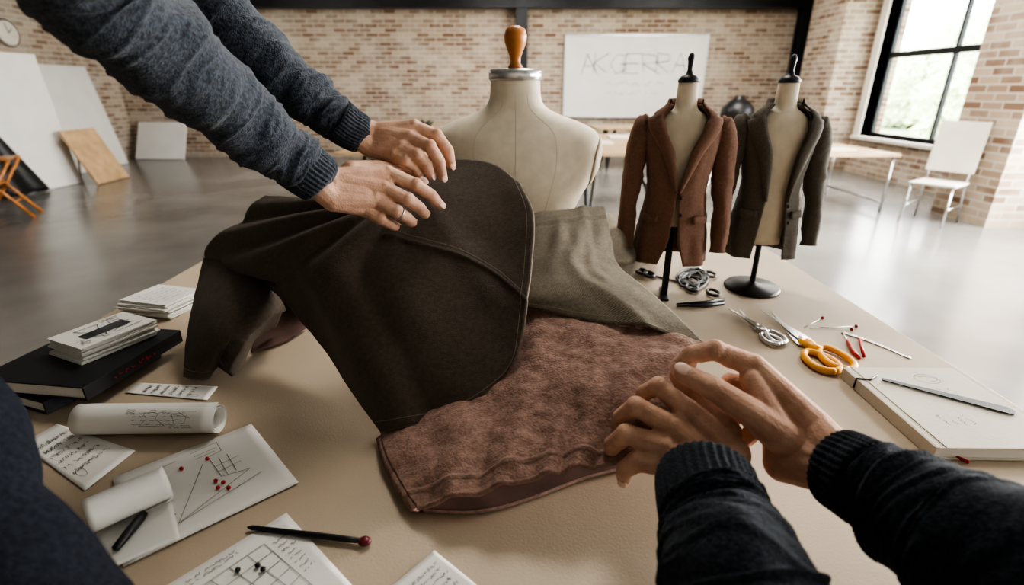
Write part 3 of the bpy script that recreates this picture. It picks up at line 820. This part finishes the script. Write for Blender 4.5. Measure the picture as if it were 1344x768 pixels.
nb = empty('sketch_notebook'); p0, p1 = PT(1230, 588, .022), PT(1107, 482, .022)
mt4, L4 = slab(p0, p1, .198, TT+.0005, TT+.022, (M['paper2'], M['paper']), nb, side=-1)
class FN:
    n = Vector((0, 0, 1))
    def __call__(s, a, b): return mt4 @ Vector((L4*(1-a), .198*b, TT+.0224))
strokes('cover_sketch', [[(.15+.06*math.cos(i*.4)+.002*i, .62+.10*math.sin(i*.4)) for i in range(26)]]+writing(.3, .52, .5, 3, .08, .02)+writing(.65, .3, .85, 4, .07, .02), FN(), .0004, M['ink'], nb)
f = FN()
tube('spine_crease', [f(.0, .07), f(1, .07)], .0008, M['piping'], nb, 6)
tube('ribbon', [PT(1226,575,.012), PT(1232,585,.006), PT(1248,596,.003), PT(1272,607,.003)], .0026, M['red'], nb, 8, 20)
tube('elastic', [f(.18, .0)+Vector((-.002, 0, -.018)), f(.18, .0)+Vector((-.001, 0, .0008)), f(.20, .10)+Vector((0, 0, .001)), f(.14, .20)+Vector((0, 0, .001))], .0018, M['blackp'], nb, 8)
rl = empty('steel_rule')
p0, p1 = PT(1158, 497, .026), PT(1334, 541, .026); d = (p1-p0).normalized(); s = Vector((-d.y, d.x, 0))
o = mobj('blade', [p0-s*.004, p0+s*.004, p1-d*.01+s*.011, p1+s*.003, p1-d*.004-s*.011], [(0, 4, 3, 2, 1)], M['steel_dark'], rl, False); fixn(o)
x = o.modifiers.new('t', 'SOLIDIFY'); x.thickness = .002

# ---------------------------------------------------------------- scissors
def scissors(name, tip, end, hm, hw=.03, opening=.10):
    tip = Vector(tip); end = Vector(end); d = end-tip; L = d.length; a = math.atan2(d.y, d.x)
    e = empty(name, (tip.x, tip.y, TT), a)
    piv = L*.52
    for k in (-1, 1):
        z = .006 if k > 0 else .0035
        R = Matrix.Translation((piv, 0, 0)) @ Matrix.Rotation(k*opening, 4, 'Z') @ Matrix.Translation((-piv, 0, 0))
        prof = [(0, 0), (piv*.5, k*hw*.16), (piv, k*hw*.32), (piv*1.18, k*hw*.30), (piv*1.2, -k*hw*.05), (piv, -k*hw*.15), (piv*.5, -k*hw*.02)]
        vs = [R @ Vector((x, y, z)) for x, y in prof]+[R @ Vector((x, y, z+.0022)) for x, y in prof]
        n = len(prof); fs = [tuple(range(n)), tuple(range(2*n-1, n-1, -1))]+[(i, (i+1) % n, n+(i+1) % n, n+i) for i in range(n)]
        o = mobj('blade_%s' % ('a' if k > 0 else 'b'), vs, fs, M['steel'], e, False); fixn(o)
        cx, cy = L*(.86 if k > 0 else .82), -k*hw*.46; rx, ry = L*(.135 if k > 0 else .155), hw*.44
        pts = [R @ Vector((cx+rx*math.cos(t), cy+ry*math.sin(t)*(1+.15*math.cos(t)), .008)) for t in [2*math.pi*i/36 for i in range(37)]]
        tube('handle_%s' % ('a' if k > 0 else 'b'), pts, hw*.12, hm, e, 10)
        tube('shank_%s' % ('a' if k > 0 else 'b'), [R @ Vector((piv*1.08, k*hw*.12, .006)), R @ Vector((L*.64, 0, .008)), R @ Vector((L*.72, -k*hw*.2, .008))], [hw*.10, hw*.17, hw*.15], hm, e, 10)
    lathe('screw', [(.001, .010), (.0045, .010), (.004, .0115), (.001, .012)], M['steel'], e, (piv, 0, 0), 16)
scissors('fabric_shears', PT(1004, 410), PT(1104, 492), M['orange'], .056, .08)
scissors('embroidery_scissors', PT(962, 408), PT(1024, 456), M['steel'], .036, .14)
pn = empty('glass_head_pins')
for a, b in (((1055, 430), (1080, 417)), ((1062, 431), (1124, 428)), ((1075, 429), (1118, 432))):
    p, q = PT(*a, .002), PT(*b, .0035); tube('shaft', [p, q], .0007, M['steel'], pn, 6); ellip('head', q, .004, .004, .0035, M['red'], pn, seg=10)
sr = empty('seam_ripper'); tube('handle', [PT(1112,447,.004), PT(1120,462,.0045), PT(1128,470,.004)], [.003, .0045, .003], M['red'], sr, 10); tube('fork', [PT(1106,436,.003), PT(1112,447,.004)], [.0008, .0018], M['steel'], sr, 8)
tube('handle_b', [PT(1128,445,.004), PT(1134,468,.004)], [.003, .003], M['red'], sr, 10)
cr2 = empty('curved_ruler')
p0, p1 = PT(1106, 436, .002), PT(1195, 470, .002); d = (p1-p0).normalized(); s = Vector((-d.y, d.x, 0))
vs = []; n = 24
for i in range(n):
    t = i/(n-1); c = p0.lerp(p1, t)+s*.008*math.sin(math.pi*t); w = .0055*(1-.3*t); vs += [c-s*w, c+s*w]
o = mobj('blade', vs, [(2*i, 2*i+2, 2*i+3, 2*i+1) for i in range(n-1)], M['steel'], cr2); x = o.modifiers.new('t', 'SOLIDIFY'); x.thickness = .0015
for i in range(2, n-2):
    t = i/(n-1); c = p0.lerp(p1, t)+s*.008*math.sin(math.pi*t)+Vector((0, 0, .001)); tube('tick', [c, c+s*.0035], .0004, M['ink'], cr2, 4)
cd = empty('cord_tangle')
for k in range(6):
    c = Vector((random.uniform(902, 918), random.uniform(362, 374)))
    pts = []
    for i in range(9):
        a = i*1.25+k; rx = random.uniform(10, 24); ry = random.uniform(5, 12)
        pts.append(PT(min(946, max(888, c.x+rx*math.cos(a))), min(392, max(352, c.y+ry*math.sin(a))), .004+.006*random.random()))
    tube('cord_%d' % (k+1), pts, .0032, M['blackp'], cd, 8, 80)
tube('cord_tail', [PT(896,372,.005), PT(875,366,.004), PT(858,362,.004), PT(846,357,.004), PT(836,352,.004)], .0032, M['blackp'], cd, 8, 30)
for u, v in ((842, 356), (936, 384), (932, 360), (908, 378), (852, 360)):
    c = PT(u, v, .009); tube('loop', [c+Vector((.014*math.cos(t), .022*math.sin(t), 0)) for t in [2*math.pi*i/24 for i in range(25)]], .0042, M['blackp'], cd, 8)
kr = empty('key_ring_chain')
for u, v in ((903, 346), (914, 350)):
    c = PT(u, v, .010); tube('ring', [c+Vector((.015*math.cos(t), .016*math.sin(t), .003*math.sin(3*t))) for t in [2*math.pi*i/24 for i in range(25)]], .0018, M['steel'], kr, 8)
th = empty('thread_snips'); tube('blade_a', [PT(888,399,.004), PT(925,397,.005), PT(950,393,.004)], [.002, .005, .004], M['blackp'], th, 8); tube('blade_b', [PT(888,402,.004), PT(925,401,.005), PT(950,398,.004)], [.002, .005, .004], M['blackp'], th, 8)

# ---------------------------------------------------------------- background furniture
def wtable(loc, sx, sy, h, rz=0, topm=None, legs='trestle'):
    e = empty('work_table', loc, rz)
    box('top', (-sx/2, -sy/2, h-.035), (sx/2, sy/2, h), topm or M['wood2'], e, .004)
    if legs == 'trestle':
        for x in (-sx/2+.25, sx/2-.25):
            for k in (-1, 1):
                tube('leg', [(x, k*sy*.42, .0), (x, k*sy*.1, h-.04)], .022, M['steel_dark'], e, 8)
                tube('leg_x', [(x-.0, k*sy*.42, .0), (x+(.2 if x < 0 else -.2), k*sy*.05, h-.04)], .016, M['steel_dark'], e, 8)
            tube('bar', [(x, -sy*.27, h*.42), (x, sy*.27, h*.42)], .014, M['steel_dark'], e, 8)
    else:
        for x in (-sx/2+.05, sx/2-.05):
            for y in (-sy/2+.05, sy/2-.05): tube('leg', [(x*1.0, y, 0), (x, y, h-.03)], .018, M['steel'], e, 8)
            tube('rail', [(x, -sy/2+.05, .12), (x, sy/2-.05, .12)], .014, M['steel'], e, 8)
    return e
wtable((4.15, 7.0, 0), 1.1, 1.3, .72, 0, None, 'steel')
wtable((1.25, 6.6, 0), 1.3, 2.4, .84)
wtable((-1.3, 7.3, 0), 1.9, 1.3, .70)
wtable((3.2, 10.6, 0), 3.2, 1.0, .76)
wtable((-.9, 10.6, 0), 2.2, 1.0, .76)
def chair(loc, rz, m, bh=1.02):
    e = empty('chair', loc, rz)
    box('seat', (-.22, -.22, .44), (.22, .22, .465), m, e, .008)
    o = box('back', (-.23, .19, .56), (.23, .215, bh), m, e, .008, Matrix.Translation((0, .2, .46)) @ Matrix.Rotation(-.18, 4, 'X') @ Matrix.Translation((0, -.2, -.46)))
    for k in (-1, 1):
        tube('leg_front', [(k*.19, -.18, .44), (k*.21, -.24, 0)], .011, M['steel'], e, 8)
        tube('leg_back', [(k*.19, .30, 1.0), (k*.19, .2, .44), (k*.21, .25, 0)], .011, M['steel'], e, 8)
        tube('rail', [(k*.2, -.21, .2), (k*.2, .24, .2)], .008, M['steel'], e, 8)
    return e
chair((4.86, 5.88, 0), math.radians(-55), M['plaster'], 1.12); chair((.0, 9.0, 0), .6, M['white']); chair((2.6, 9.3, 0), 2.9, M['white']); chair((2.75, 7.2, 0), -1.2, M['white'])
def lean(name, a, b, top_off, h, m, th=.03):
    a = Vector(a); b = Vector(b); o = Vector(top_off); n = (b-a).cross(Vector((o.x, o.y, h))).normalized()*th
    vs = [a, b, b+Vector((o.x, o.y, h)), a+Vector((o.x, o.y, h))]; vs += [v+n for v in vs]
    lz = min(v.z for v in vs); vs = [v-Vector((0, 0, lz)) for v in vs]
    ob = mobj(name, vs, [(0, 1, 2, 3), (7, 6, 5, 4), (0, 4, 5, 1), (1, 5, 6, 2), (2, 6, 7, 3), (3, 7, 4, 0)], m, None, False); fixn(ob); return ob
lean('white_panel', (-7.2, 7.35, 0), (-7.15, 8.55, 0), (-.42, .35, 0), 1.95, M['white'])
ea = empty('panel_easel')
tube('strut_a', [(-8.1, 8.1, 0), (-7.66, 8.3, 1.9)], .02, M['wood2'], ea, 8); tube('strut_b', [(-8.1, 8.8, 0), (-7.66, 8.75, 1.9)], .02, M['wood2'], ea, 8)
lean('white_panel', (-7.95, 9.5, 0), (-8.05, 10.95, 0), (-.42, .1, 0), 1.85, M['white'])
lean('plywood_panel', (-6.72, 8.35, 0), (-6.78, 9.15, 0), (-.42, .05, 0), .82, M['wood2'])
lean('foam_board', (-8.3, 11.6, 0), (-7.2, 11.55, 0), (0, .4, 0), .75, M['white'])
ls = empty('panel_strut'); tube('strut', [(-7.5, 9.0, 0), (-7.22, 8.85, .76)], .015, M['wood2'], ls, 8)
dk = empty('hanging_black_cloth'); rows = []
for j in range(24):
    t = j/23; row = []
    for i in range(30):
        s = i/29; x = -7.50+.40*t+.02*math.sin(s*16); y = 7.0+(.30+.60*t)*s; row.append(Vector((x, y, 1.60-1.58*t)))
    rows.append(row)
o = loft('cloth', rows, M['blackp'], dk, cap=False, closed=False); x = o.modifiers.new('t', 'SOLIDIFY'); x.thickness = .01
fs_ = empty('folding_stool', (-6.1, 6.15, 0), .5)
for y in (-.2, .2):
    tube('leg_a', [(-.25, y, 0), (.2, y, .68)], .02, M['wood'], fs_, 8); tube('leg_b', [(.25, y*.85, 0), (-.2, y*.85, .68)], .02, M['wood'], fs_, 8)
for i in range(5): box('slat_%d' % (i+1), (-.22+i*.09, -.23, .68), (-.15+i*.09, .23, .70), M['wood'], fs_, .004)
for z, x in ((.2, .12), (.2, -.12), (.4, .0)): tube('rung', [(x, -.2, z), (x, .2, z)], .013, M['wood'], fs_, 8)
ck = empty('wall_clock', (LX+.02, 9.70, 2.33))
for nm, r, x, m_ in (('rim', .22, .03, M['steel']), ('dial', .195, .035, M['plaster'])):
    rings = [[Vector((xx, rr*math.cos(a), rr*math.sin(a))) for a in [2*math.pi*i/40 for i in range(40)]] for xx, rr in ((0, r), (x, r), (x+.004, r*.9))]
    loft(nm, rings, m_, ck)
tube('hand_hour', [(.042, 0, 0), (.042, .08, .07)], .006, M['ink'], ck, 6); tube('hand_minute', [(.042, 0, 0), (.042, -.03, .15)], .005, M['ink'], ck, 6)
wb = empty('whiteboard')
c0 = PY(743, 47, BY-.03)
x0, x1, z0, z1 = c0.x, 4.15, .88, c0.z
box('panel', (x0, BY-.035, z0), (x1, BY-.001, z1), M['white'], wb)
for nm, lo, hi in (('rail_top', (x0-.03, BY-.05, z1), (x1+.03, BY-.001, z1+.03)), ('rail_low', (x0-.03, BY-.08, z0-.03), (x1+.03, BY-.001, z0)), ('rail_a', (x0-.03, BY-.05, z0), (x0, BY-.001, z1)), ('rail_b', (x1, BY-.05, z0), (x1+.03, BY-.001, z1))):
    box(nm, lo, hi, M['steel'], wb)
class FW:
    n = Vector((0, -1, 0))
    def __call__(s, a, b): return Vector((x0+(x1-x0)*a, BY-.038, z1-(z1-z0)*b))
def letters(x, y, w, h, txt):
    D = {'A': [[(0, 1), (.5, 0), (1, 1)], [(.2, .6), (.8, .6)]], 'K': [[(0, 0), (0, 1)], [(1, 0), (0, .5), (1, 1)]], 'E': [[(1, 0), (0, 0), (0, 1), (1, 1)], [(0, .5), (.8, .5)]], 'R': [[(0, 1), (0, 0), (.9, .1), (.9, .4), (0, .5), (1, 1)]], 'G': [[(1, .1), (.4, 0), (0, .5), (.4, 1), (1, .8), (1, .5), (.6, .5)]]}
    o = []
    for i, ch in enumerate(txt):
        dy = random.uniform(-.02, .02); sl = random.uniform(-.2, .2); ww = w*random.uniform(.8, 1.25)
        for pl in D[ch]:
            for rep in range(2):
                jx, jy = random.uniform(-.004, .004), random.uniform(-.006, .006)
                o.append([(x+i*w*1.12+a*ww+sl*w*b+jx, y+b*h*1.1+dy+jy) for a, b in pl])
    return o
strokes('faded_writing', letters(.10, .22, .10, .22, 'AKGERRA')+writing(.3, .58, .75, 2, .12, .03), FW(), .008, mat('marker_faded', (.56, .56, .55), .6), wb)
lathe('black_vase', [(.12, 0), (.23, .06), (.31, .20), (.30, .34), (.17, .48), (.08, .52), (.09, .57)], M['blackp'], None, (4.36, 10.5, .762), 32)
pl = empty('potted_plant', (-1.25, 7.5, .701))
lathe('pot', [(.06, 0), (.09, .10), (.085, .10)], M['blackp'], pl)
for i in range(34):
    a = random.random()*6.28; r = .10+.1*random.random(); hh = .08+.18*random.random()
    v = [Vector((0, 0, .10)), Vector((r*.6*math.cos(a)-.03*math.sin(a), r*.6*math.sin(a)+.03*math.cos(a), .10+hh*.8)), Vector((r*math.cos(a), r*math.sin(a), .10+hh)), Vector((r*.6*math.cos(a)+.03*math.sin(a), r*.6*math.sin(a)-.03*math.cos(a), .10+hh*.8))]
    mobj('leaf', v, [(0, 1, 2, 3)], M['leafd'], pl, False)
for x, y, z in ((1.0, 6.4, .84), (1.5, 7.2, .84), (4.15, 6.8, .72), (2.7, 10.5, .76), (-1.7, 7.2, .70)):
    box('paper_pile', (x-.2, y-.14, z+.001), (x+.2, y+.14, z+.02), M['paper'])
# ---------------------------------------------------------------- world, camera
w = bpy.data.worlds.new('World'); sc.world = w; w.use_nodes = True
nt = w.node_tree; bg = nt.nodes['Background']; sky = nt.nodes.new('ShaderNodeTexSky'); sky.sky_type = 'HOSEK_WILKIE'; sky.turbidity = 7; sky.sun_direction = (.8, .1, .6)
mx = nt.nodes.new('ShaderNodeMixRGB'); mx.inputs[0].default_value = .85; mx.inputs[2].default_value = (.98, .98, 1, 1)
nt.links.new(sky.outputs[0], mx.inputs[1]); nt.links.new(mx.outputs[0], bg.inputs['Color']); bg.inputs['Strength'].default_value = 8.5
cam = bpy.data.cameras.new('Camera'); co = bpy.data.objects.new('Camera', cam); sc.collection.objects.link(co)
cam.lens = 18; cam.sensor_width = 36; cam.clip_start = .02; co.location = (0, 0, H); co.rotation_euler = (math.radians(90)-PITCH, 0, 0)
cam.dof.use_dof = True; cam.dof.focus_distance = .85; cam.dof.aperture_fstop = 3.2
sc.camera = co
sc.view_settings.view_transform = 'AgX'
try: sc.view_settings.look = 'AgX - High Contrast'
except Exception: pass
sc.view_settings.exposure = 0.40
